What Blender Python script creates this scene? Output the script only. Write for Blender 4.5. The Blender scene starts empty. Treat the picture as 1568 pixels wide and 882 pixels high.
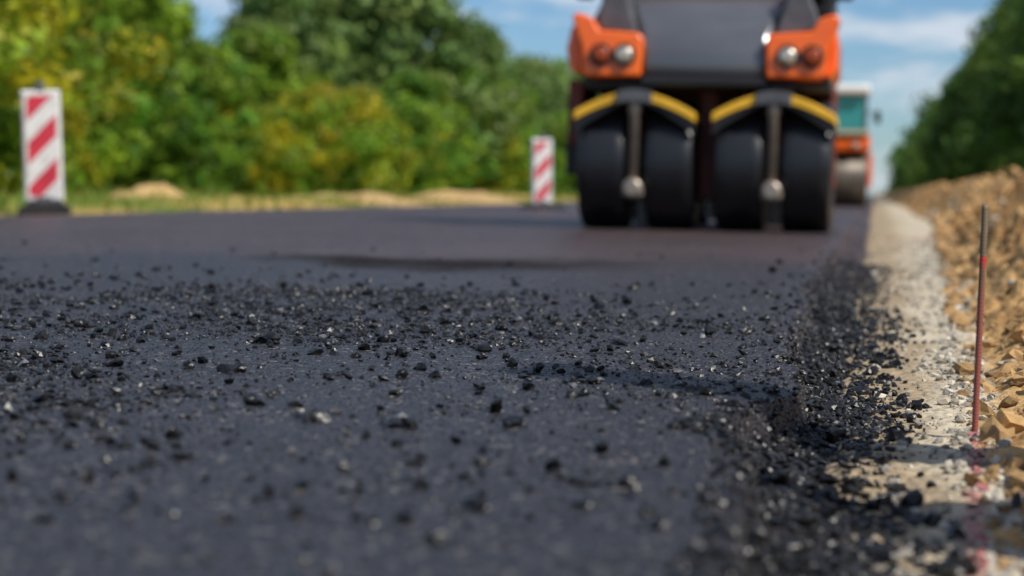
import bpy, bmesh, math, random
import numpy as np
from mathutils import Vector, Matrix
random.seed(3); R=np.random.default_rng(7)
S=bpy.context.scene
S.view_settings.view_transform='Standard'; S.view_settings.look='None'; S.view_settings.exposure=0
SLOPE=0.018

# ---------------------------------------------------------------- noise
def _h(ix,iy,s):
    n=(ix.astype(np.int64)*374761393+iy.astype(np.int64)*668265263+s*1442695041)&0xFFFFFFFF
    n=((n^(n>>13))*1274126177)&0xFFFFFFFF
    n=(n^(n>>16))&0xFFFFFFFF
    return n/4294967295.0
def vn(x,y,s=0):
    x=np.asarray(x,float);y=np.asarray(y,float)
    ix=np.floor(x);iy=np.floor(y);fx=x-ix;fy=y-iy
    fx=fx*fx*(3-2*fx);fy=fy*fy*(3-2*fy)
    a=_h(ix,iy,s);b=_h(ix+1,iy,s);c=_h(ix,iy+1,s);d=_h(ix+1,iy+1,s)
    return (a*(1-fx)+b*fx)*(1-fy)+(c*(1-fx)+d*fx)*fy
def fbm(x,y,s=0,o=4):
    t=0;a=.5;
    for i in range(o):
        t=t+a*(vn(x*2**i+i*17.3,y*2**i+i*9.1,s+i)-.5);a*=.5
    return t
def ss(t):
    t=np.clip(t,0,1);return t*t*(3-2*t)

# ---------------------------------------------------------------- material helpers
def newmat(name):
    m=bpy.data.materials.new(name);m.use_nodes=True
    nt=m.node_tree;return m,nt,nt.nodes['Principled BSDF']
def N(nt,t,**k):
    n=nt.nodes.new(t)
    for a,b in k.items():
        if a in n.inputs.keys(): n.inputs[a].default_value=b
        else: setattr(n,a,b)
    return n
def simple(name,col,rough=.5,metal=0,var=.15,scale=6,bump=0,coat=0,dirt=None):
    m,nt,p=newmat(name)
    tc=N(nt,'ShaderNodeTexCoord');no=N(nt,'ShaderNodeTexNoise');no.inputs['Scale'].default_value=scale;no.inputs['Detail'].default_value=6
    nt.links.new(tc.outputs['Object'],no.inputs['Vector'])
    r=N(nt,'ShaderNodeValToRGB');r.color_ramp.elements[0].position=.3;r.color_ramp.elements[1].position=.7
    d=dirt if dirt else [c*(1-var*2) for c in col]
    r.color_ramp.elements[0].color=(*d,1);r.color_ramp.elements[1].color=(*col,1)
    nt.links.new(no.outputs['Fac'],r.inputs['Fac']);nt.links.new(r.outputs['Color'],p.inputs['Base Color'])
    p.inputs['Roughness'].default_value=rough;p.inputs['Metallic'].default_value=metal
    p.inputs['Coat Weight'].default_value=coat;p.inputs['Coat Roughness'].default_value=.15
    if bump:
        b=N(nt,'ShaderNodeBump');b.inputs['Strength'].default_value=bump;b.inputs['Distance'].default_value=.01
        n2=N(nt,'ShaderNodeTexNoise');n2.inputs['Scale'].default_value=scale*8
        nt.links.new(tc.outputs['Object'],n2.inputs['Vector'])
        nt.links.new(n2.outputs['Fac'],b.inputs['Height']);nt.links.new(b.outputs['Normal'],p.inputs['Normal'])
    return m
def colmat(name,rough=.8,fine=60,bstr=.5,bdist=.004,lo=.7,hi=1.25,transl=0,spec=.3,vor=0):
    """colour from the mesh colour attribute x procedural noise"""
    m,nt,p=newmat(name)
    at=N(nt,'ShaderNodeAttribute',attribute_name='Col')
    tc=N(nt,'ShaderNodeTexCoord');no=N(nt,'ShaderNodeTexNoise');no.inputs['Scale'].default_value=fine;no.inputs['Detail'].default_value=5
    nt.links.new(tc.outputs['Object'],no.inputs['Vector'])
    mr=N(nt,'ShaderNodeMapRange');mr.inputs[1].default_value=.3;mr.inputs[2].default_value=.7;mr.inputs[3].default_value=lo;mr.inputs[4].default_value=hi
    nt.links.new(no.outputs['Fac'],mr.inputs[0])
    vm=N(nt,'ShaderNodeVectorMath',operation='SCALE');nt.links.new(at.outputs['Color'],vm.inputs[0]);nt.links.new(mr.outputs[0],vm.inputs['Scale'])
    nt.links.new(vm.outputs[0],p.inputs['Base Color'])
    p.inputs['Roughness'].default_value=rough;p.inputs['Specular IOR Level'].default_value=spec
    if bstr:
        b=N(nt,'ShaderNodeBump');b.inputs['Strength'].default_value=bstr;b.inputs['Distance'].default_value=bdist
        src=no.outputs['Fac']
        if vor:
            v=N(nt,'ShaderNodeTexVoronoi');v.inputs['Scale'].default_value=vor;nt.links.new(tc.outputs['Object'],v.inputs['Vector'])
            ad=N(nt,'ShaderNodeMath',operation='SUBTRACT');nt.links.new(no.outputs['Fac'],ad.inputs[0]);nt.links.new(v.outputs['Distance'],ad.inputs[1]);src=ad.outputs[0]
        nt.links.new(src,b.inputs['Height']);nt.links.new(b.outputs['Normal'],p.inputs['Normal'])
    if transl:
        t=N(nt,'ShaderNodeBsdfTranslucent');nt.links.new(vm.outputs[0],t.inputs['Color'])
        mx=N(nt,'ShaderNodeMixShader');mx.inputs[0].default_value=transl
        nt.links.new(p.outputs[0],mx.inputs[1]);nt.links.new(t.outputs[0],mx.inputs[2])
        nt.links.new(mx.outputs[0],nt.nodes['Material Output'].inputs['Surface'])
    return m

# ---------------------------------------------------------------- mesh helpers
def mesh_np(name,v,f,mats,col=None,smooth=False,midx=None):
    me=bpy.data.meshes.new(name);v=np.ascontiguousarray(v,dtype=np.float32);f=np.ascontiguousarray(f,dtype=np.int32)
    k=f.shape[1]
    me.vertices.add(len(v));me.vertices.foreach_set('co',v.ravel())
    me.loops.add(f.size);me.loops.foreach_set('vertex_index',f.ravel())
    me.polygons.add(len(f));me.polygons.foreach_set('loop_start',np.arange(0,f.size,k,dtype=np.int32))
    me.polygons.foreach_set('loop_total',np.full(len(f),k,dtype=np.int32))
    for m in mats: me.materials.append(m)
    if midx is not None: me.polygons.foreach_set('material_index',midx.astype(np.int32))
    me.polygons.foreach_set('use_smooth',np.full(len(f),smooth))
    me.update(calc_edges=True)
    if col is not None:
        a=me.color_attributes.new('Col','FLOAT_COLOR','POINT')
        c=np.ones((len(v),4),np.float32);c[:,:3]=col;a.data.foreach_set('color',c.ravel())
    me.validate()
    return me
def add(name,me,parent=None,loc=None):
    o=bpy.data.objects.new(name,me);S.collection.objects.link(o)
    if parent:o.parent=parent
    if loc:o.location=loc
    return o
def grid(xs,ys):
    X,Y=np.meshgrid(xs,ys);nx=len(xs);ny=len(ys)
    i=np.arange((nx-1)*(ny-1));r=i//(nx-1);c=i%(nx-1);a=r*nx+c
    return X.ravel(),Y.ravel(),np.stack([a,a+1,a+nx+1,a+nx],1)
def geo(a,b,s0,k):
    o=[a]
    while o[-1]<b:o.append(o[-1]+max(s0,k*abs(o[-1])))
    return o

# rocks
def ico(sub):
    bm=bmesh.new();bmesh.ops.create_icosphere(bm,subdivisions=sub,radius=1)
    v=np.array([x.co[:] for x in bm.verts]);f=np.array([[q.index for q in p.verts] for p in bm.faces]);bm.free();return v,f
def rocks(name,pos,size,mat,col,sub=1,rough=.35,flat=.7,smooth=False,lump=.0):
    T,F=ico(sub);n=len(pos)
    V=[]
    for _ in range(16):
        q=T.copy()
        for _ in range(6): # cut by random planes for angular look
            d=R.normal(size=3);d/=np.linalg.norm(d);k=R.uniform(.4,.8);pr=q@d;ov=pr>k;q[ov]-=np.outer(pr[ov]-k,d)
        if lump:
            w=np.zeros(len(q))
            for fq in (2.2,4.,7.5):
                for _ in range(3):
                    d=R.normal(size=3);d/=np.linalg.norm(d);w+=np.sin(T@d*fq+R.uniform(0,6))/fq
            q*=1+lump*w[:,None]
        q*=1+R.uniform(-rough,rough,size=(len(q),1))*.6
        V.append(q)
    V=np.array(V)
    t=V[R.integers(0,16,n)]*R.uniform(.6,1.3,(n,1,3))
    q=R.normal(size=(n,4));q/=np.linalg.norm(q,axis=1)[:,None];w,x,y,z=q.T
    M=np.stack([1-2*(y*y+z*z),2*(x*y-z*w),2*(x*z+y*w),2*(x*y+z*w),1-2*(x*x+z*z),2*(y*z-x*w),2*(x*z-y*w),2*(y*z+x*w),1-2*(x*x+y*y)],1).reshape(n,3,3)
    t=np.einsum('nij,nkj->nki',M,t);t[:,:,2]*=flat
    v=(t*np.asarray(size)[:,None,None]+pos[:,None,:]).reshape(-1,3)
    f=(F[None]+(np.arange(n)*len(T))[:,None,None]).reshape(-1,3)
    c=np.repeat(col,len(T),axis=0)
    return add(name,mesh_np(name,v,f,[mat],c,smooth))

# ---------------------------------------------------------------- ROAD
def edge_x(y):
    return -.125-.075*ss((y-2.5)/4)+fbm(y*1.3,y*0+3,5,4)*.09*ss(y/1.5)+fbm(y*9,y*0+8,7,3)*.035-.035*np.exp(-((y-2.5)/.2)**2)+.02*np.exp(-((y-2.95)/.12)**2)
GL=-.07
def slope_w(y): return .115+.03*(vn(y*5,y*0,31)-.2)+.06*ss((y-3)/3.5)
def road_z(x,y):
    e=edge_x(y)
    top=-SLOPE*x+fbm(x*.7,y*.5,11,3)*.012
    near=np.clip(1.5-y/14,0,1)
    top=top+fbm(x*38,y*38,21,3)*.006*near+fbm(x*6,y*4,28,3)*.010*near+fbm(x*120,y*120,25,2)*.0026*np.clip(1.4-y/5,0,1)
    w=slope_w(y)
    t=(x-e)/w
    side=top-.010*ss((t+.30)/.4)-.034*ss(t/.14)-(.040)*np.clip(t,0,1.3)
    lump=(fbm(x*34,y*34,41,3)*.042+fbm(x*12,y*12,44,2)*.036)*ss((t+.24)/.45)*(1-.6*ss((t-1)/.5))
    return np.where(t>-.30,side+lump,top)
xs=[-6.55,-6.5]+list(np.arange(-6.4,-3,.12))+list(np.arange(-3,-1.2,.02))+list(np.arange(-1.2,-.35,.006))+list(np.arange(-.35,.075,.0045))
ys=list(np.arange(-4,1,.25))+geo(1.0,500,.0045,.0032)
X,Y,F=grid(np.array(xs),np.array(ys))
Z=road_z(X,Y);Z=np.where(X<-6.52,.05,Z)
m,nt,p=newmat('asphalt')
tc=N(nt,'ShaderNodeTexCoord');L=nt.links.new
vo=N(nt,'ShaderNodeTexVoronoi');vo.inputs['Scale'].default_value=135;L(tc.outputs['Object'],vo.inputs['Vector'])
n1=N(nt,'ShaderNodeTexNoise');n1.inputs['Scale'].default_value=75;n1.inputs['Detail'].default_value=6;n1.inputs['Roughness'].default_value=.62;L(tc.outputs['Object'],n1.inputs['Vector'])
n2=N(nt,'ShaderNodeTexNoise');n2.inputs['Scale'].default_value=.9;n2.inputs['Detail'].default_value=5
mp=N(nt,'ShaderNodeMapping');mp.inputs['Scale'].default_value=(1,.45,1);L(tc.outputs['Object'],mp.inputs[0]);L(mp.outputs[0],n2.inputs['Vector'])
cr=N(nt,'ShaderNodeValToRGB');cr.color_ramp.elements[0].color=(.003,.003,.004,1);cr.color_ramp.elements[1].color=(.050,.047,.060,1)
cr.color_ramp.elements[0].position=.38;cr.color_ramp.elements[1].position=.66
L(n1.outputs['Fac'],cr.inputs[0])
sc=N(nt,'ShaderNodeSeparateColor');L(vo.outputs['Color'],sc.inputs[0])
ch=N(nt,'ShaderNodeMath',operation='GREATER_THAN');ch.inputs[1].default_value=.94;L(sc.outputs[0],ch.inputs[0])
chm=N(nt,'ShaderNodeMix',data_type='RGBA');chm.inputs[7].default_value=(.17,.15,.14,1);L(ch.outputs[0],chm.inputs[0]);L(cr.outputs[0],chm.inputs[6])
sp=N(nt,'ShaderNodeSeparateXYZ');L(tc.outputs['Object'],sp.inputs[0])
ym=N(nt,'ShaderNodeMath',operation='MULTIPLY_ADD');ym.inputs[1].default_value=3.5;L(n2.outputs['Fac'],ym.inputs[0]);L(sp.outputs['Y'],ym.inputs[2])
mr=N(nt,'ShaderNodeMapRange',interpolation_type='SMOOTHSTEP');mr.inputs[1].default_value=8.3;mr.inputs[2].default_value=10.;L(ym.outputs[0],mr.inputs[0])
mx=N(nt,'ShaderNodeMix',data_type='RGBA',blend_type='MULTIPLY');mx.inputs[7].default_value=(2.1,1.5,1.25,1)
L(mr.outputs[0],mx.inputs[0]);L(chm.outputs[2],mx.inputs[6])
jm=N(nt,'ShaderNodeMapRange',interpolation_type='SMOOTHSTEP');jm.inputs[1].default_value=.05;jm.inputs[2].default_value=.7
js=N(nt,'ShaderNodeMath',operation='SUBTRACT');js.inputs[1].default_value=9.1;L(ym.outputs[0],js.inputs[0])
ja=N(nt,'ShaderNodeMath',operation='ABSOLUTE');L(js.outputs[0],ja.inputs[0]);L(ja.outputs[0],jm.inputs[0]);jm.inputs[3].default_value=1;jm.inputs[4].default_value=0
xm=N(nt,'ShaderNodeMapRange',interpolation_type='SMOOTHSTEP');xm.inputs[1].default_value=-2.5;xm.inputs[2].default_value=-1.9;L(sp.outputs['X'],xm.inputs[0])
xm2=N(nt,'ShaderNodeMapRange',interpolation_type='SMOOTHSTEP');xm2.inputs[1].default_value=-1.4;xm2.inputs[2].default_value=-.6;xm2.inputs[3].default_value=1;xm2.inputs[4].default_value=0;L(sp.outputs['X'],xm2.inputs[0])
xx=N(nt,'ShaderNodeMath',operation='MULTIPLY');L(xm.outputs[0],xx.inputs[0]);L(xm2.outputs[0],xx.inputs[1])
shadow_mask=N(nt,'ShaderNodeMath',operation='MULTIPLY');L(xx.outputs[0],shadow_mask.inputs[0]);L(jm.outputs[0],shadow_mask.inputs[1])  # mask of a cast-shadow streak painted into the far asphalt
shadow_dark=N(nt,'ShaderNodeMapRange');shadow_dark.inputs[3].default_value=1;shadow_dark.inputs[4].default_value=.35;L(shadow_mask.outputs[0],shadow_dark.inputs[0])
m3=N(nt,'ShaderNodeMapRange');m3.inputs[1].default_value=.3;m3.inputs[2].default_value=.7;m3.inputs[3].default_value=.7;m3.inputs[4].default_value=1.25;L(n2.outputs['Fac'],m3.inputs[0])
mm=N(nt,'ShaderNodeMath',operation='MULTIPLY');L(m3.outputs[0],mm.inputs[0]);L(shadow_dark.outputs[0],mm.inputs[1])
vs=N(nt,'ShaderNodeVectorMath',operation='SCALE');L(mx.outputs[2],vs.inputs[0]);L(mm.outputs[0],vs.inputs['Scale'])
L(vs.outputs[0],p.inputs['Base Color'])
rg=N(nt,'ShaderNodeMapRange');rg.inputs[3].default_value=.42;rg.inputs[4].default_value=.8;L(shadow_mask.outputs[0],rg.inputs[0]);L(rg.outputs[0],p.inputs['Roughness'])
sg=N(nt,'ShaderNodeMapRange');sg.inputs[3].default_value=.38;sg.inputs[4].default_value=.12;L(shadow_mask.outputs[0],sg.inputs[0]);L(sg.outputs[0],p.inputs['Specular IOR Level'])
b=N(nt,'ShaderNodeBump');b.inputs['Strength'].default_value=1.;b.inputs['Distance'].default_value=.011
sb=N(nt,'ShaderNodeMath',operation='SUBTRACT');L(n1.outputs['Fac'],sb.inputs[0]);L(vo.outputs['Distance'],sb.inputs[1])
L(sb.outputs[0],b.inputs['Height']);L(b.outputs[0],p.inputs['Normal'])
ASPH=m
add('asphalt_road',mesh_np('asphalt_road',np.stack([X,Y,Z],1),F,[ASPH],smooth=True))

# ---------------------------------------------------------------- GROUND
def soil0(y): return np.clip(.08+.028*y,.1,.75)
def ground_z(x,y):
    s=soil0(y)
    r=x-s
    mound=.57*ss(r/.95)*(1-.55*ss((x-2.6)/2.5))*(.85+.5*fbm(y*.25,x*.2,61,2))
    lum=(fbm(x*7,y*7,63,5)*.28+fbm(x*2,y*1.6,66,2)*.24+np.abs(fbm(x*13,y*13,68,3))*.20)*ss((r+.03)/.3)*np.where(x>8,.3,1)
    fine=fbm(x*35,y*35,71,3)*.012+fbm(x*9,y*9,75,2)*.018
    right=GL+mound+lum+fine
    lft=.10+.18*ss((-x-6.9)/1.2)*np.clip(fbm(x*.5,y*.3,81,3)*3+.35,0,1)+fbm(x*3,y*3,85,3)*.06*ss((-x-6.6)/.3)
    und=-.12
    z=np.where(x>-.04,right,und)
    z=np.where((x<=-.04)&(x>-.2),GL-.05*((-.04-x)/.16),z)
    z=np.where(x<-6.45,lft,z)
    return z
def ground_c(x,y):
    n=fbm(x*3,y*3,90,4);n2=fbm(x*.6,y*.4,95,3)
    sand=np.array([.33,.255,.165]);white=np.array([.50,.43,.32]);clay=np.array([.50,.31,.13]);clay2=np.array([.28,.155,.06]);grass=np.array([.10,.15,.016]);dry=np.array([.40,.28,.09])
    s=soil0(y);n3=fbm(x*14,y*14,98,3)[:,None];x=x[:,None];y1=y[:,None];s=s[:,None];n=n[:,None];n2=n2[:,None]
    c=sand+(white-sand)*ss((x/s-.3+n*.8)/.45+.3*ss((y1-4)/4))
    k=ss((x-s+.03+n*.15)/.08);c=c+(clay+(clay2-clay)*ss(n*3+n3*2.5+.4)-c)*k
    g=ss((x-3.2+n2*2)/1.5);c=c+(grass-c)*g
    l=np.where(x<-6,1.,0.);lc=dry+(grass-dry)*ss((n2*4+.55+(-x-8.5)*.3));c=c*(1-l)+lc*l
    xl=.085+(y1-1.7)*.052
    red=np.exp(-(np.abs(x-xl)/.012)**4)*(y1<2.95)*(y1>.5)*np.clip(.6+n*.5,0,1)
    c=c*(1-red)+np.array([.38,.14,.13])*red
    return c
xs=[-900,-500,-250,-120,-60,-40,-30,-25]+list(np.arange(-22,-6.6,.2))+[-6.5,-6.44,-3,-.3]+list(np.arange(-.2,.6,.006))+list(np.arange(.6,2.2,.018))+list(np.arange(2.2,5,.1))+[5.5,6,7,8,10,13,17,25,40,80,200,500,900]
ys=[-60,-20,-8,-4]+list(np.arange(-2,1.2,.1))+geo(1.2,900,.006,.0055)
X,Y,F=grid(np.array(xs),np.array(ys));Z=ground_z(X,Y);C=ground_c(X,Y)
GM=colmat('earth',.9,55,.7,.006,.7,1.25,spec=.15,vor=70)
add('ground',mesh_np('ground',np.stack([X,Y,Z],1),F,[GM],C,True))

# ---------------------------------------------------------------- loose material
AM=colmat('bitumen_crumb',.34,140,.6,.002,.5,1.5,spec=.42)
RM=colmat('gravel_stone',.85,60,.5,.004,.75,1.2,spec=.2)
def asphcol(n,k=.09):
    g=R.uniform(.003,.018,(n,1));g[R.random(n)<k]*=8
    return g*np.array([1,.97,1.03])
def crumbs(n,ymin,ymax,smin,smax,pw,clus):
    y=R.uniform(ymin,ymax,n*3);x=-y*R.uniform(0,.46,n*3)-.12+0*y
    d=clus(x,y);k=(R.random(n*3)<d)&(x<edge_x(y));x=x[k][:n];y=y[k][:n]
    s=smin+(smax-smin)*R.random(len(x))**pw
    return np.stack([x,y,road_z(x,y)+s*.3],1),s
def dens(x,y):
    a=(.40+.60*ss((y-2.0)/1.2))*ss((y-1.3)/.7)*(1-ss((y-3.6-1.2*vn(x*2,y,3))/1.4))
    left=.4+.6*ss((-x-.25)/1.2)
    return np.clip(a*left*(.10+2.3*np.clip(fbm(x*3,y*2.2,101,4)+.16,0,1)),.016,1)
P=[];Q=[]
for (n,a,b_,s0,s1,pw) in [(22000,1.3,5.4,.0011,.0034,1.6),(8000,1.35,5.6,.002,.0065,2.),(3400,1.35,6.4,.0045,.012,1.8)]:
    p_,s_=crumbs(n,a,b_,s0,s1,pw,dens);P.append(p_);Q.append(s_)
P=np.concatenate(P);Q=np.concatenate(Q);rocks('asphalt_crumbs',P,Q,AM,asphcol(len(P)),1,.3,.75)
p_,s_=crumbs(420,1.5,8.5,.008,.0155,1.9,lambda x,y:.12+.88*ss((3.0-np.abs(y-4.0))/2))
rocks('asphalt_lumps',p_,s_,AM,asphcol(len(p_),.0)*.5,2,.16,.8,lump=.35)
# edge rubble on the slope
n=22000;y=1.0+9*R.random(n)**1.6;t=R.normal(.55,.42,n);x=edge_x(y)+slope_w(y)*t
k=(t>-.26+.26*ss((y-2.2)/1.))|(R.random(n)<.08);x=x[k];y=y[k]
z=np.maximum(road_z(x,y),np.where(x>-.04,ground_z(x,y),-1));s=.0015+.0065*R.random(len(x))**2.2*(1+.05*y)
rocks('edge_rubble',np.stack([x,y,z+s*.3],1),s,AM,asphcol(len(x),.04)*.85,1,.3,.85)
n=320;y=R.uniform(1.1,6,n);x=edge_x(y)+slope_w(y)*R.uniform(.1,1.6,n)
z=np.maximum(road_z(x,y),ground_z(np.maximum(x,-.03),y));s=R.uniform(.005,.015,n)
rocks('edge_lumps',np.stack([x,y,z+s*.4],1),s,AM,asphcol(n,0)*.5,2,.16,.9,lump=.35)
# pale gravel on shoulder
n=13000;y=1.2+15*R.random(n)**1.7;x=R.uniform(.01,1.0,n)*soil0(y)*1.15
k=R.random(n)<(.10+.9*ss((x/soil0(y)-.45+fbm(x*5,y*5,77,2))/.35));x=x[k];y=y[k];n=len(x)
s=.0014+.0075*R.random(n)**3.4*(1+y/8);g=R.uniform(.20,.58,(n,1))*np.array([1,.91,.76])
xl=.085+(y-1.7)*.052;rd=(np.abs(x-xl)<.012)&(y<2.9)&(R.random(n)<.6);g[rd]=g[rd]*[.75,.35,.4]
rocks('shoulder_gravel',np.stack([x,y,ground_z(x,y)+s*.3],1),s,RM,g,1,.3,.75)
# clay clods on mound
n=15000;y=1.6+38*R.random(n)**1.7;x=soil0(y)+R.random(n)**1.3*2.4-.02
s=(.004+.034*R.random(n)**4.2)*(.45+np.minimum(y,20)/14);g=R.uniform(.4,1.2,(n,1))*np.array([.44,.275,.125])
w=R.random(n)<.07;g[w]=R.uniform(.3,.55,(w.sum(),1))*np.array([1,.88,.7])
rocks('clay_clods',np.stack([x,y,ground_z(x,y)+s*.1],1),s,RM,g,2,.25,.85,lump=.55)
pp=np.array([[.205,2.42,-.035],[.23,2.47,-.02],[.215,2.36,-.04],[.185,2.30,-.05],[.25,2.4,-.0],[.175,2.40,-.055],[.158,2.25,-.06]])
rocks('asphalt_chunks',pp,np.array([.022,.026,.02,.014,.03,.012,.010]),AM,np.full((7,3),.012),3,.1,.9,lump=.5)

# ---------------------------------------------------------------- foliage
LM=colmat('leaves',.55,1.5,0,0,.75,1.25,transl=.38,spec=.3)
BM_=simple('bark',(.10,.075,.05),.9,0,.25,5,.6)
def tree_mesh(name,h,rad,seed,pal,leaf=.17,ncl=60,per=110,trunk=.25,base=.2,pw=.9):
    r=np.random.default_rng(seed)
    zz=base+(1-base)*r.random(ncl)**pw
    prof=np.sin(np.clip((zz-base)/(1-base),0,1)**.75*math.pi*.93+.12)**.7
    an=r.uniform(0,2*math.pi,ncl);rr=rad*prof*np.sqrt(r.uniform(.05,1,ncl))
    lob=1+.28*np.sin(an*3+seed)+.15*np.sin(an*5+seed*2)
    c=np.stack([np.cos(an)*rr*lob,np.sin(an)*rr*lob,zz*h*.96],1)
    cr_=rad*r.uniform(.16,.34,ncl)
    pal=np.array(pal);tone=r.uniform(.6,1.3,ncl)
    pc=pal[r.integers(0,len(pal),ncl)]*tone[:,None]
    d=r.normal(size=(ncl,per,3));d/=np.linalg.norm(d,axis=2)[:,:,None]
    q=c[:,None]+d*(cr_[:,None,None]*r.uniform(.45,1.12,(ncl,per,1)))*np.array([1,1,.8])
    q=q.reshape(-1,3);n=len(q)
    dn=d.reshape(-1,3)+r.normal(size=(n,3))*.55;dn/=np.linalg.norm(dn,axis=1)[:,None]
    u=np.cross(dn,r.normal(size=(n,3)));u/=np.linalg.norm(u,axis=1)[:,None]
    w=np.cross(dn,u)
    sz=(leaf*r.uniform(.5,1.2,n))[:,None]
    v=np.stack([q-u*sz,q-w*sz*.55,q+u*sz,q+w*sz*.55],1).reshape(-1,3)
    f=np.arange(4*n).reshape(n,4)
    cc=np.repeat(np.repeat(pc,per,0)*r.uniform(.7,1.35,(n,1)),4,0)
    def limb(a,b,ra,rb,seg=7):
        nonlocal v,f,cc,mi
        a=np.array(a);b=np.array(b);ax=(b-a)/max(np.linalg.norm(b-a),1e-6)
        s=np.cross(ax,[.3,1,.1]);s/=np.linalg.norm(s);t=np.cross(ax,s)
        th=np.arange(seg)*2*math.pi/seg
        ring=np.outer(np.cos(th),s)+np.outer(np.sin(th),t)
        vv=np.concatenate([a+ring*ra,b+ring*rb]);o=len(v)
        i=np.arange(seg);j=(i+1)%seg
        ff=np.stack([i,j,j+seg,i+seg],1)+o
        v=np.concatenate([v,vv]);f=np.concatenate([f,ff]);cc=np.concatenate([cc,np.full((len(vv),3),.08)])
        mi=np.concatenate([mi,np.ones(seg)])
    mi=np.zeros(n)
    p0=np.array([0,0,-.2]);pts=[p0]
    for i in range(1,5):
        pts.append(np.array([r.normal()*.04*h*.4,r.normal()*.04*h*.4,h*.8*i/4]))
    tr=trunk
    for i in range(4): limb(pts[i],pts[i+1],tr*(1-.22*i),tr*(1-.22*(i+1)))
    for i in r.choice(ncl,min(16,ncl),replace=False):
        kk=1+int(np.clip(c[i][2]/(h*.8)*3,0,2.5));limb(pts[kk],c[i],tr*.35,tr*.08,5)
    return mesh_np(name,v,f,[LM,BM_],cc,False,mi)
G1=[(.14,.26,.020),(.09,.20,.018),(.20,.30,.022)]
G2=[(.33,.34,.014),(.22,.31,.018),(.42,.35,.014),(.14,.25,.016)]
G3=[(.16,.255,.065),(.12,.21,.055),(.22,.30,.075)]
G4=[(.10,.20,.035),(.15,.245,.04),(.065,.14,.026)]
TM={}
TM['a']=[tree_mesh('tree_a%d'%i,8.5,3.1,10+i,G3,.20,110,100,.22,.12) for i in range(3)]
TM['g']=[tree_mesh('tree_g%d'%i,5.,2.1,30+i,G1,.13,90,100,.12,.06) for i in range(3)]
TM['y']=[tree_mesh('shrub_y%d'%i,3.,1.8,50+i,G2,.10,80,100,.06,.02) for i in range(3)]
TM['d']=[tree_mesh('tree_d%d'%i,11.,3.6,70+i,G4,.24,130,100,.25,.10) for i in range(3)]
TM['yt']=[tree_mesh('tree_y%d'%i,5.6,2.4,90+i,G2+G1[:1],.13,90,100,.12,.05) for i in range(2)]
HH={'a':8.5,'g':5.,'y':3.,'d':11.,'yt':5.6}
def plant(kind,x,y,h,wid=1.,nm='deciduous_tree'):
    me=random.choice(TM[kind]);o=add(nm,me)
    s=h/HH[kind];o.scale=(s*wid,s*wid,s);o.rotation_euler=(0,0,random.uniform(0,6.28));o.location=(x,y,.1)
    return o
def place(kind,u,D,h,wid=1.,nm='deciduous_tree'):
    plant(kind,D*(u-1340)*.000323,D*(.984+.0000587*(u-784)),h,wid,nm)
for a in [('yt',-90,36,6,1.1),('yt',20,40,5.4,1.),('g',95,44,5.6,1.),('g',190,47,5.5,1.0),('g',255,50,4.8,.9),('g',320,52,4.1,.9),
          ('a',440,74,8.8,.9),('a',530,82,9.5,1.),('a',640,80,8.8,1.),('a',725,92,8.2,1.),('g',700,82,5.6,1.1),('a',815,104,7.4,1.),('a',880,120,8.2,1.),
          ('g',60,56,6.8,1.1),('g',150,58,6.8,1.1),('a',590,90,9.5,1.),('a',480,90,9.5,1.),('g',775,88,5.,1.1),('g',640,74,4.6,1.1),('g',400,66,5.6,1.0),('g',330,66,4.4,1.1),('g',-20,52,6.5,1.2)]:
    place(*a)
for a in [('y',360,52,2.6,1.),('y',430,54,2.4,1.),('y',490,55,3.,1.05),('y',550,58,3.1,1.),('g',150,42,2.2,1.),('g',250,46,2.3,1.),('y',60,38,2.4,1.1),('y',-20,35,2.6,1.1),
          ('y',620,70,2.6,1.2),('g',690,75,3.0,1.2),('y',760,80,2.8,1.2),('g',820,88,3,1.3),('g',300,44,2.2,1.),('g',620,66,3.4,1.1),('g',860,96,4.,1.2)]:
    place(*a,nm='shrub')
for i in range(14):
    y=68+i*9+random.uniform(-2,2);plant('d',8.6+random.uniform(-.8,.8),y,random.uniform(9.5,12),random.uniform(.85,1.05))
def mass(name,xy,h0,pal,seed,leaf=.45,ncl=9,per=50):
    r=np.random.default_rng(seed);V=[];C=[]
    for (x,y) in xy:
        h=h0*r.uniform(.75,1.15)
        c=np.stack([x+r.normal(size=ncl*2)*1.8,y+r.normal(size=ncl*2)*2.2,r.uniform(.08,1,ncl*2)*h],1)
        pc=np.array(pal)[r.integers(0,len(pal),ncl*2)]*r.uniform(.6,1.3,(ncl*2,1))
        d=r.normal(size=(ncl*2,per,3));d/=np.linalg.norm(d,axis=2)[:,:,None]
        q=(c[:,None]+d*r.uniform(.5,1.5,(ncl*2,per,1))).reshape(-1,3);n=len(q)
        dn=d.reshape(-1,3)+r.normal(size=(n,3))*.55;dn/=np.linalg.norm(dn,axis=1)[:,None]
        u=np.cross(dn,r.normal(size=(n,3)));u/=np.linalg.norm(u,axis=1)[:,None];w=np.cross(dn,u)
        s=leaf*r.uniform(.5,1.2,(n,1))
        V.append(np.stack([q-u*s,q-w*s*.6,q+u*s,q+w*s*.6],1).reshape(-1,3));C.append(np.repeat(np.repeat(pc,per,0),4,0))
    V=np.concatenate(V);C=np.concatenate(C)
    add(name,mesh_np(name,V,np.arange(len(V)).reshape(-1,4),[LM],C))
mass('distant_woodland',[(-26+random.uniform(-3,3),y) for y in np.arange(30,150,3.2)],4.4,G1+G3,5,.26)
mass('distant_woodland',[(-19+random.uniform(-2,2),y) for y in np.arange(125,520,5)],8,G3+G4,6)
mass('distant_woodland',[(9+random.uniform(-1.5,2),y) for y in np.arange(190,520,4.5)],10.,G4,8)
mass('distant_woodland',[(15+random.uniform(-1.5,2),y) for y in np.arange(70,260,5)],8.,G4,9)
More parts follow.
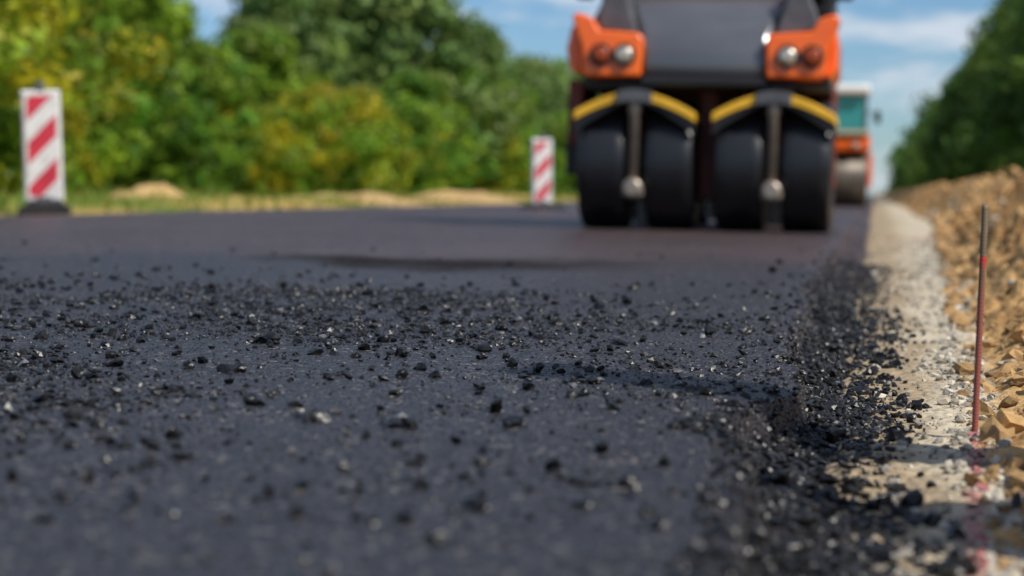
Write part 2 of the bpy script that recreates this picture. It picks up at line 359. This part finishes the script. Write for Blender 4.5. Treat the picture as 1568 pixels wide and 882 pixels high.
# verge grass
n=26000;y=12+90*R.random(n)**1.4;x=-6.9-R.random(n)**1.2*12
k=R.random(n)<np.clip(.45+fbm(x*.5,y*.3,81,3)*2+(-x-8)*.1,.03,1);x=x[k];y=y[k];n=len(x)
z=ground_z(x,y);hh=R.uniform(.03,.13,n)*(1+.12*(-x-7));an=R.uniform(0,6.28,n);w=.012+.0003*y
bx=np.cos(an)*w;by=np.sin(an)*w;lx=R.normal(0,.05,n);ly=R.normal(0,.05,n)
v=np.stack([np.stack([x-bx,y-by,z-.01],1),np.stack([x+bx,y+by,z-.01],1),np.stack([x+lx,y+ly,z+hh],1)],1).reshape(-1,3)
c=np.where(R.random((n,1))<.25,np.array([[.36,.28,.06]]),np.array([[.13,.19,.02]]))*R.uniform(.7,1.3,(n,1))
add('verge_grass',mesh_np('verge_grass',v,np.arange(3*n).reshape(n,3),[LM],np.repeat(c,3,0)))
def heap(name,x,y,z,rx,ry,h,seed,col=(.45,.30,.13)):
    g=np.linspace(-1.2,1.2,90);X,Y,F=grid(g,g);rr=np.sqrt(X**2+Y**2)
    Z=h*np.clip(1-rr**1.6,-.3,1)*(1+fbm(X*3,Y*3,seed,5)*1.4)
    me=mesh_np(name,np.stack([X*rx,Y*ry,Z],1),F,[GM],np.full((len(X),3),1.)*np.array(col),True)
    add(name,me,loc=(x,y,z))
heap('sand_heap',-8.3,22.0,.13,.65,.6,.25,3);heap('sand_heap',-8.0,30,.13,1.1,2.2,.17,4);heap('sand_heap',-9.0,18.2,.13,.8,.8,.2,6)
heap('sand_heap',-7.8,37,.13,1.2,2.2,.2,9)

# ---------------------------------------------------------------- object builders
def bev(o,w,seg=3):
    if w:
        b=o.modifiers.new('b','BEVEL');b.width=w;b.segments=seg;b.limit_method='ANGLE';b.angle_limit=.6
        for p in o.data.polygons:p.use_smooth=True
        wn=o.modifiers.new('w','WEIGHTED_NORMAL')
def box(n,c,s,mat,par,bv=.015,rot=None):
    bm=bmesh.new();bmesh.ops.create_cube(bm,size=1)
    for v in bm.verts:v.co=Vector((v.co.x*s[0],v.co.y*s[1],v.co.z*s[2]))
    me=bpy.data.meshes.new(n);bm.to_mesh(me);bm.free();me.materials.append(mat)
    o=add(n,me,par,c)
    if rot:o.rotation_euler=rot
    bev(o,bv);return o
def prism(n,pts,y0,y1,mat,par,bv=.015,ax='y'):
    co=(lambda a,b,t:(a,t,b)) if ax=='y' else (lambda a,b,t:(t,a,b))
    bm=bmesh.new();a=[bm.verts.new(co(x,z,y0)) for x,z in pts];b_=[bm.verts.new(co(x,z,y1)) for x,z in pts]
    bm.faces.new(a);bm.faces.new(b_[::-1]);k=len(pts)
    for i in range(k):bm.faces.new((a[i],b_[i],b_[(i+1)%k],a[(i+1)%k]))
    bmesh.ops.recalc_face_normals(bm,faces=bm.faces)
    me=bpy.data.meshes.new(n);bm.to_mesh(me);bm.free();me.materials.append(mat)
    o=add(n,me,par);bev(o,bv);return o
def prismx(n,pts,x0,x1,mat,par,bv=.015): return prism(n,pts,x0,x1,mat,par,bv,'x')
def lathe(n,prof,c,axis,mat,par,seg=48):
    bm=bmesh.new();rings=[]
    for t,r in prof:
        ring=[]
        for i in range(seg):
            a=2*math.pi*i/seg;p_=(r*math.cos(a),r*math.sin(a))
            co={'x':(t,p_[0],p_[1]),'y':(p_[0],t,p_[1]),'z':(p_[0],p_[1],t)}[axis]
            ring.append(bm.verts.new(co))
        rings.append(ring)
    for a,b_ in zip(rings,rings[1:]):
        for i in range(seg):bm.faces.new((a[i],a[(i+1)%seg],b_[(i+1)%seg],b_[i]))
    bm.faces.new(rings[0]);bm.faces.new(rings[-1][::-1])
    bmesh.ops.recalc_face_normals(bm,faces=bm.faces)
    me=bpy.data.meshes.new(n);bm.to_mesh(me);bm.free();me.materials.append(mat)
    for p in me.polygons:p.use_smooth=len(p.vertices)==4
    return add(n,me,par,c)
def empty(n,loc,rot=(0,0,0)):
    o=bpy.data.objects.new(n,None);S.collection.objects.link(o);o.location=loc;o.rotation_euler=rot;return o

ORG=simple('orange_paint',(.97,.16,.010),.3,0,.1,3,coat=.5,dirt=(.85,.12,.010))
DRED=simple('maroon_frame',(.16,.024,.010),.55,0,.2,5)
HOOD=simple('graphite_hood',(.12,.125,.14),.22,.25,.12,2,coat=.9)
BLK=simple('black_plastic',(.012,.012,.014),.5,0,.2,8)
RUB=simple('tyre_rubber',(.011,.012,.015),.36,0,.2,6,.15)
YEL=simple('yellow_paint',(.85,.47,.03),.42,0,.12,6)
STL=simple('worn_steel',(.40,.34,.28),.42,.6,.25,9)
GRY=simple('grey_metal',(.13,.13,.14),.4,.3,.2,6)
WHT=simple('white_paint',(.80,.80,.78),.4,0,.06,5)
DRUM=simple('drum_steel',(.10,.08,.06),.45,.4,.25,4)
m,nt,p=newmat('cab_glass');p.inputs['Base Color'].default_value=(.03,.09,.09,1);p.inputs['Roughness'].default_value=.06;p.inputs['Specular IOR Level'].default_value=.8;GLS=m
m,nt,p=newmat('teal_glass');p.inputs['Base Color'].default_value=(.03,.25,.25,1);p.inputs['Roughness'].default_value=.1;TGL=m
m,nt,p=newmat('lamp_glass');p.inputs['Base Color'].default_value=(.80,.66,.52,1);p.inputs['Roughness'].default_value=.16;p.inputs['Metallic'].default_value=.8;LMP=m
m,nt,p=newmat('amber_lens');p.inputs['Base Color'].default_value=(.28,.045,.01,1);p.inputs['Roughness'].default_value=.15;AMB=m

# ---------------------------------------------------------------- pneumatic tyre roller
TR=empty('pneumatic_tyre_roller',(-1.215,14.1,SLOPE*1.215-.006),(0,math.atan(SLOPE)*1.25,0));TR.scale=(.888,.888,.905)
def tyre(n,x,y,par,w=.385,r=.525):
    h=w/2
    lathe(n,[(-h+.03,.24),(-h,.30),(-h,.43),(-h+.002,r-.02),(-h+.02,r-.003),(-h*.5,r),(h*.5,r),(h-.02,r-.003),(h-.002,r-.02),(h,.43),(h,.30),(h-.03,.24)],(x,y,r),'x',RUB,par,64)
    lathe(n+'_rim',[(-h+.05,.235),(h-.05,.235)],(x,y,r),'x',DRED,par,32)
for i,x in enumerate((-.812,-.27,.295,.823)): tyre('front_tyre_%d'%i,x,.52,TR)
for i,x in enumerate((-.8,-.4,.0,.4,.8)): tyre('rear_tyre_%d'%i,x,3.75,TR,.34)
for i,x in enumerate((-.545,.560)):
    lathe('axle_%d'%i,[(-.45,.06),(.45,.06)],(x,.52,.525),'x',BLK,TR,20)
    lathe('fork_strut_%d'%i,[(.36,.04),(.9,.04),(.92,.055),(1.08,.055)],(x,.02,0),'z',STL,TR,20)
    lathe('strut_hub_%d'%i,[(-.06,.05),(-.05,.08),(.05,.08),(.06,.05)],(x,.0,.33),'y',STL,TR,24)
    box('strut_foot_%d'%i,(x,.01,.30),(.17,.05,.08),STL,TR,.02)
    box('pale_plate_%d'%i,(x,1.12,.15),(.16,.03,.2),WHT,TR,.01)  # pale plate low behind the gap between two tyres
    cx=x;W=.485
    def arch(xx,k=0):
        t=xx/W;return 1.09-.165*abs(t)**1.7+k
    sgn=[-W+W*2*j/16 for j in range(17)]
    up=[(cx+s,arch(s)) for s in sgn];lo=[(cx+s,arch(s)-.07) for s in sgn[::-1]]
    prism('mudguard_%d'%i,up+lo,-.03,1.1,YEL,TR,.008)
    cs=[-.14+.28*j/8 for j in range(9)]
    prism('mudguard_cap_%d'%i,[(cx+s,arch(s)+.012) for s in cs]+[(cx+s,arch(s)-.085) for s in cs[::-1]],-.06,1.12,GRY,TR,.01)
    lo2=[(cx+s,arch(s)-.072) for s in sgn]+[(cx+s,arch(s)-.17+.09*(1-abs(s/W))) for s in sgn[::-1]]
    prism('rubber_flap_%d'%i,lo2,-.01,.03,BLK,TR,.004)
    box('fork_block_%d'%i,(x,.5,1.13),(.3,.7,.12),BLK,TR)
box('center_post',(0.01,.75,.72),(.16,.5,.95),DRED,TR,.02)
box('pale_block',(0.01,1.3,.2),(.14,.1,.24),WHT,TR,.03)  # pale block low behind the gap between the tyre pairs
box('steering_yoke',(0,1.0,1.16),(2.0,1.5,.1),BLK,TR,.02)
box('chassis_rear_plate',(0,1.5,.78),(2.05,.08,.85),DRED,TR,.02)
box('side_frame_l',(-1.07,.75,.93),(.12,.9,.52),DRED,TR,.02)
box('side_frame_low_l',(-1.07,1.05,.62),(.12,.5,.4),DRED,TR,.02)
box('step_l',(-1.13,.9,.6),(.14,.4,.34),BLK,TR,.02)
box('side_frame_r',(1.0,1.0,.98),(.05,.6,.36),DRED,TR,.02)
box('chassis',(0,2.3,.85),(1.0,3.2,.55),DRED,TR,.03)
def ring(z,hw,yf,rc,yb=2.0):
    pts=[]
    for k in range(7):
        a=math.pi/2*k/6;pts.append((-hw+rc-rc*math.cos(a),yf+rc-rc*math.sin(a),z))
    for k in range(1,6):
        t=k/6;pts.append(((-hw+rc)+(2*hw-2*rc)*t,yf-.03*math.sin(math.pi*t),z))
    for k in range(7):
        a=math.pi/2*(1-k/6);pts.append((hw-rc+rc*math.cos(a),yf+rc-rc*math.sin(a),z))
    pts+= [(hw,yb,z),(-hw,yb,z)]
    return pts
bm=bmesh.new();prev=None
secs=[(1.20,.47,.02,.05),(1.26,.49,-.01,.05),(1.42,.50,.02,.06),(1.55,.53,.09,.08),(1.7,.60,.22,.1),(1.82,.66,.38,.14),(1.94,.70,.60,.2),(2.0,.72,.98,.25)]
for z,hw,yf,rc in secs:
    rv=[bm.verts.new((x+.0,y,zz)) for x,y,zz in ring(z,hw,yf,rc)]
    if prev:
        k=len(rv)
        for i in range(k):bm.faces.new((prev[i],prev[(i+1)%k],rv[(i+1)%k],rv[i]))
    else: bm.faces.new(rv)
    prev=rv
bm.faces.new(prev);bmesh.ops.recalc_face_normals(bm,faces=bm.faces)
me=bpy.data.meshes.new('hood');bm.to_mesh(me);bm.free();me.materials.append(HOOD)
for p in me.polygons:p.use_smooth=len(p.vertices)==4
o=add('hood',me,TR)
prism('hood_lip',[(-.50,1.13),(.50,1.13),(.50,1.21),(-.50,1.21)],-.03,1.0,BLK,TR,.02)
for sx,nm in ((-1,'l'),(1,'r')):
    P=[(sx*a,b_) for a,b_ in [(.50,1.20),(.93,1.20),(.965,1.23),(.975,1.42),(1.0,1.5),(1.06,1.66),(1.02,1.70),(.90,1.66),(.84,1.56),(.52,1.54),(.485,1.50)]]
    prism('headlight_housing_'+nm,P,-.06,.35,ORG,TR,.035)
    prism('wing_'+nm,[(sx*a,b_) for a,b_ in ([(1.0,1.22),(1.10,1.25),(1.14,1.42),(1.10,1.62),(1.02,1.6)] if sx<0 else [(.96,1.22),(1.0,1.22),(1.04,1.30),(1.04,1.58),(1.0,1.6)])],.2,1.9,ORG,TR,.03)
    prismx('side_panel_'+nm,[(.4,1.22),(2.0,1.22),(2.0,1.9),(1.2,1.9),(.55,1.66)],sx*.72,sx*1.0,BLK,TR,.03)
    for k,(lx,mt) in enumerate(((.63,LMP),(.82,AMB))):
        lathe('lamp_ring_%s%d'%(nm,k),[(-.075,.078),(-.09,.09),(-.05,.095),(.0,.095)],(sx*lx+(.03 if sx>0 else 0),.0,1.365),'y',BLK,TR,28)
        lathe('lamp_%s%d'%(nm,k),[(-.112,.02),(-.105,.05),(-.095,.068),(-.06,.07)],(sx*lx+(.03 if sx>0 else 0),.0,1.365),'y',mt,TR,28)
    prism('hood_shoulder_'+nm,[(sx*.54,1.53),(sx*.86,1.57),(sx*.88,1.70),(sx*.76,2.0),(sx*.68,2.0)],.12,1.5,GRY,TR,.03)
    box('cab_post_'+nm,(sx*.93,1.1,2.15),(.09,.09,1.5),BLK,TR,.015)
    box('rear_cab_post_'+nm,(sx*.93,2.7,2.15),(.09,.09,1.7),BLK,TR,.015)
    box('mirror_'+nm,(sx*1.07,.75,2.02),(.16,.07,.3),BLK,TR,.03)
    box('mirror_arm_'+nm,(sx*1.0,.85,2.0),(.2,.03,.03),BLK,TR,.008)
    box('side_glass_'+nm,(sx*.93,1.9,2.35),(.02,1.45,.95),GLS,TR,.004)
box('windscreen',(0,1.12,2.45),(1.75,.02,.8),GLS,TR,.004)
box('rear_window',(0,2.68,2.4),(1.75,.02,.85),GLS,TR,.004)
box('cab_roof',(0,1.9,2.95),(2.05,1.95,.14),ORG,TR,.05)
box('rear_body',(0,3.4,1.45),(1.9,1.5,.8),ORG,TR,.06)
box('cab_floor',(0,2.0,1.6),(1.8,1.9,.3),BLK,TR,.03)
lathe('beacon',[(0,.07),(.1,.07),(.16,.04)],(.6,1.9,3.02),'z',AMB,TR,20)

# ---------------------------------------------------------------- drum roller behind
DR=empty('drum_roller',(-1.18,45,SLOPE*1.1-.05),(0,math.atan(SLOPE),0))
lathe('front_drum',[(-1.0,.5),(-1.0,.62),(-.98,.65),(.98,.65),(1.0,.62),(1.0,.5)],(0,.7,.65),'x',DRUM,DR,56)
lathe('rear_drum',[(-1.0,.5),(-1.0,.62),(-.98,.65),(.98,.65),(1.0,.62),(1.0,.5)],(0,4.2,.65),'x',DRUM,DR,56)
for sx in (-1,1):
    box('yoke_arm_%d'%sx,(sx*1.06,.8,.95),(.09,.5,.6),ORG,DR,.02)
    box('rear_yoke_arm_%d'%sx,(sx*1.06,4.1,.85),(.09,.5,.7),ORG,DR,.02)
    for y in (1.6,3.1): box('cab_pillar_%d_%d'%(sx,int(y)),(sx*.93,y,2.13),(.07,.09,1.02),GRY,DR,.02)
    box('mirror_%d'%sx,(sx*1.2,1.5,2.1),(.14,.06,.3),BLK,DR,.02)
    box('mirror_arm_%d'%sx,(sx*1.06,1.53,2.2),(.22,.03,.03),BLK,DR,.005)
    box('lamp_%d'%sx,(sx*.75,.02,1.42),(.16,.05,.12),LMP,DR,.02)
prismx('front_body',[(.1,1.28),(1.5,1.28),(1.5,1.68),(.5,1.64),(.05,1.5)],-1.05,1.05,ORG,DR,.04)
box('cream_band',(0,.5,1.70),(2.06,1.0,.09),simple('cream',(.60,.50,.32),.5),DR,.01)
box('mid_body',(0,2.4,1.22),(1.9,1.9,.8),ORG,DR,.04)
box('rear_hood',(0,4.1,1.5),(1.8,1.6,.6),ORG,DR,.05)
box('front_glass',(0,1.58,2.15),(1.79,.02,.94),TGL,DR,.004)
box('rear_glass',(0,3.12,2.15),(1.79,.02,.94),TGL,DR,.004)
for sx in (-1,1): box('side_glass_%d'%sx,(sx*.93,2.35,2.15),(.02,1.36,.94),TGL,DR,.004)
box('cab_roof',(0,2.3,2.74),(2.05,1.9,.22),WHT,DR,.07)

# ---------------------------------------------------------------- guide boards
m,nt,p=newmat('red_white_stripes');tc=N(nt,'ShaderNodeTexCoord');L=nt.links.new
sp=N(nt,'ShaderNodeSeparateXYZ');L(tc.outputs['Object'],sp.inputs[0])
def mth(op,a,b=None,c=None):
    n=N(nt,'ShaderNodeMath',operation=op)
    for i,v in enumerate((a,b,c)):
        if v is None:continue
        if isinstance(v,(int,float)):n.inputs[i].default_value=v
        else:L(v,n.inputs[i])
    return n.outputs[0]
d=mth('SUBTRACT',sp.outputs['Z'],sp.outputs['X']);d=mth('MULTIPLY_ADD',d,1/.37,.92+.18);fr=mth('FRACT',d)
st=mth('LESS_THAN',fr,.5)
i1=mth('LESS_THAN',mth('ABSOLUTE',sp.outputs['X']),.122)
i2=mth('LESS_THAN',mth('ABSOLUTE',sp.outputs['Z']),.43)
fac=mth('MULTIPLY',mth('MULTIPLY',st,i1),i2)
no=N(nt,'ShaderNodeTexNoise');no.inputs['Scale'].default_value=9;no.inputs['Detail'].default_value=6;L(tc.outputs['Object'],no.inputs['Vector'])
mx=N(nt,'ShaderNodeMix',data_type='RGBA');mx.inputs[6].default_value=(.76,.74,.72,1);mx.inputs[7].default_value=(.62,.035,.06,1);L(fac,mx.inputs[0])
mr=N(nt,'ShaderNodeMapRange');mr.inputs[1].default_value=.3;mr.inputs[2].default_value=.7;mr.inputs[3].default_value=.62;mr.inputs[4].default_value=.92;L(no.outputs['Fac'],mr.inputs[0])
vs=N(nt,'ShaderNodeVectorMath',operation='SCALE');L(mx.outputs[2],vs.inputs[0]);L(mr.outputs[0],vs.inputs['Scale']);L(vs.outputs[0],p.inputs['Base Color']);p.inputs['Roughness'].default_value=.4
STR=m
def board(x,y,z,rot=0,s=1.,tilt=0):
    e=empty('striped_guide_board',(x,y,z),(0,tilt,rot));e.scale=(s,s,s)
    box('panel',(0,0,.585),(.30,.035,.93),STR,e,.012)
    box('panel_frame',(0,.022,.585),(.325,.02,.955),WHT,e,.01)
    box('post',(0,.045,.45),(.05,.03,.9),WHT,e,.008)
    box('handle',(0,0,1.09),(.07,.03,.09),GRY,e,.012)
    prism('rubber_foot',[(-.22,0),(.22,0),(.21,.06),(.13,.11),(-.13,.11),(-.21,.06)],-.38,.38,BLK,e,.012)
    box('foot_socket',(0,0,.125),(.12,.1,.06),GRY,e,.01)
board(-6.79,15.62,.115,math.radians(24),.97,math.radians(-1.5))
board(-4.53,27.3,SLOPE*4.6-.03,math.radians(34),.94)
# added wooden stakes, unseen right of frame, placed to throw the shadow streaks
WOOD=simple('added_stake_wood',(.36,.26,.15),.8,0,.25,9,.5)
def shadow_stake(x,y,h,w,rot):
    e=empty('added_shadow_stake',(x,y,GL+.06),(0,0,math.radians(rot)))
    prism('added_shadow_plank',[(-w/2,0),(0,-.14),(w/2,0),(w/2,h),(-w/2,h)],-.012,.012,WOOD,e,.004)
shadow_stake(.50,2.46,1.25,.20,70);shadow_stake(.42,2.0,.72,.07,70)
heap('added_shadow_heap',.42,1.98,GL,.22,.32,.48,12,(.40,.26,.12))  # added heap, unseen off frame, there to cast shade on the shoulder

# ---------------------------------------------------------------- marker rod
def rebar():
    e=empty('steel_marker_rod',(.1425,2.9,-.1),(math.radians(1),math.radians(1.9),0))
    m,nt,p=newmat('rusty_red_rod');tc=N(nt,'ShaderNodeTexCoord');sp=N(nt,'ShaderNodeSeparateXYZ');nt.links.new(tc.outputs['Object'],sp.inputs[0])
    no=N(nt,'ShaderNodeTexNoise');no.inputs['Scale'].default_value=60;nt.links.new(tc.outputs['Object'],no.inputs['Vector'])
    ad=N(nt,'ShaderNodeMath',operation='MULTIPLY_ADD');ad.inputs[1].default_value=.05;nt.links.new(no.outputs['Fac'],ad.inputs[0]);nt.links.new(sp.outputs['Z'],ad.inputs[2])
    r=N(nt,'ShaderNodeValToRGB');nt.links.new(ad.outputs[0],r.inputs[0])
    r.color_ramp.elements[0].color=(.30,.075,.06,1);r.color_ramp.elements[0].position=.0
    r.color_ramp.elements[1].color=(.24,.08,.06,1);r.color_ramp.elements[1].position=.27
    for ps,c in ((.285,(.16,.09,.06,1)),(.30,(.15,.09,.06,1)),(.304,(.55,.02,.02,1)),(.309,(.55,.02,.02,1)),(.313,(.16,.11,.07,1)),(.40,(.20,.15,.09,1))):
        q=r.color_ramp.elements.new(ps);q.color=c
    nt.links.new(r.outputs[0],p.inputs['Base Color']);p.inputs['Roughness'].default_value=.7
    prof=[(0,.0045)]
    z=0
    while z<.360:
        prof+=[(z+.001,.0045),(z+.002,.0047),(z+.003,.0047),(z+.004,.0045)];z+=.0055
    prof.append((.366,.0042))
    lathe('rod',prof,(0,0,0),'z',m,e,12)
rebar()

# ---------------------------------------------------------------- world + sun
az=Vector((.86,-.50));el=math.radians(46)
az.normalize();sd=Vector((az.x*math.cos(el),az.y*math.cos(el),math.sin(el)))
W=bpy.data.worlds.new('World');S.world=W;W.use_nodes=True;nt=W.node_tree;L=nt.links.new
bg=nt.nodes['Background'];bg.inputs['Strength'].default_value=.1
sk=N(nt,'ShaderNodeTexSky',sky_type='NISHITA');sk.sun_disc=False;sk.sun_elevation=el
sk.sun_rotation=math.atan2(sd.x,sd.y);sk.dust_density=.3;sk.air_density=1.;sk.ozone_density=3.;sk.altitude=300
tc=N(nt,'ShaderNodeTexCoord');mp=N(nt,'ShaderNodeMapping');mp.inputs['Scale'].default_value=(7,7,26);mp.inputs['Location'].default_value=(1.2,.4,.0)
no=N(nt,'ShaderNodeTexNoise');no.inputs['Scale'].default_value=1.6;no.inputs['Detail'].default_value=7;no.inputs['Roughness'].default_value=.55
L(tc.outputs['Generated'],mp.inputs[0]);L(mp.outputs[0],no.inputs['Vector'])
mr=N(nt,'ShaderNodeMapRange',interpolation_type='SMOOTHSTEP');mr.inputs[1].default_value=.44;mr.inputs[2].default_value=.62;mr.inputs[4].default_value=.85;L(no.outputs['Fac'],mr.inputs[0])
ti=N(nt,'ShaderNodeMix',data_type='RGBA',blend_type='MULTIPLY');ti.inputs[0].default_value=1;ti.inputs[7].default_value=(.60,.78,.98,1);L(sk.outputs[0],ti.inputs[6])
mx=N(nt,'ShaderNodeMix',data_type='RGBA');mx.inputs[7].default_value=(6.8,7.4,8.2,1);L(mr.outputs[0],mx.inputs[0]);L(ti.outputs[2],mx.inputs[6])
L(mx.outputs[2],bg.inputs['Color'])
ld=bpy.data.lights.new('sun','SUN');ld.energy=5;ld.angle=math.radians(.5);ld.color=(1,.95,.86)
lo=bpy.data.objects.new('sun',ld);S.collection.objects.link(lo);lo.rotation_euler=(-sd).to_track_quat('-Z','Y').to_euler()

# ---------------------------------------------------------------- camera
cd=bpy.data.cameras.new('camera');cam=bpy.data.objects.new('camera',cd);S.collection.objects.link(cam);S.camera=cam
cam.location=(0,0,.28);cam.rotation_euler=(math.radians(90-2.69),0,math.radians(10.3))
cd.lens=70;cd.sensor_width=36;cd.clip_end=3000;cd.clip_start=.05
cd.dof.use_dof=True;cd.dof.focus_distance=3.3;cd.dof.aperture_fstop=3.5
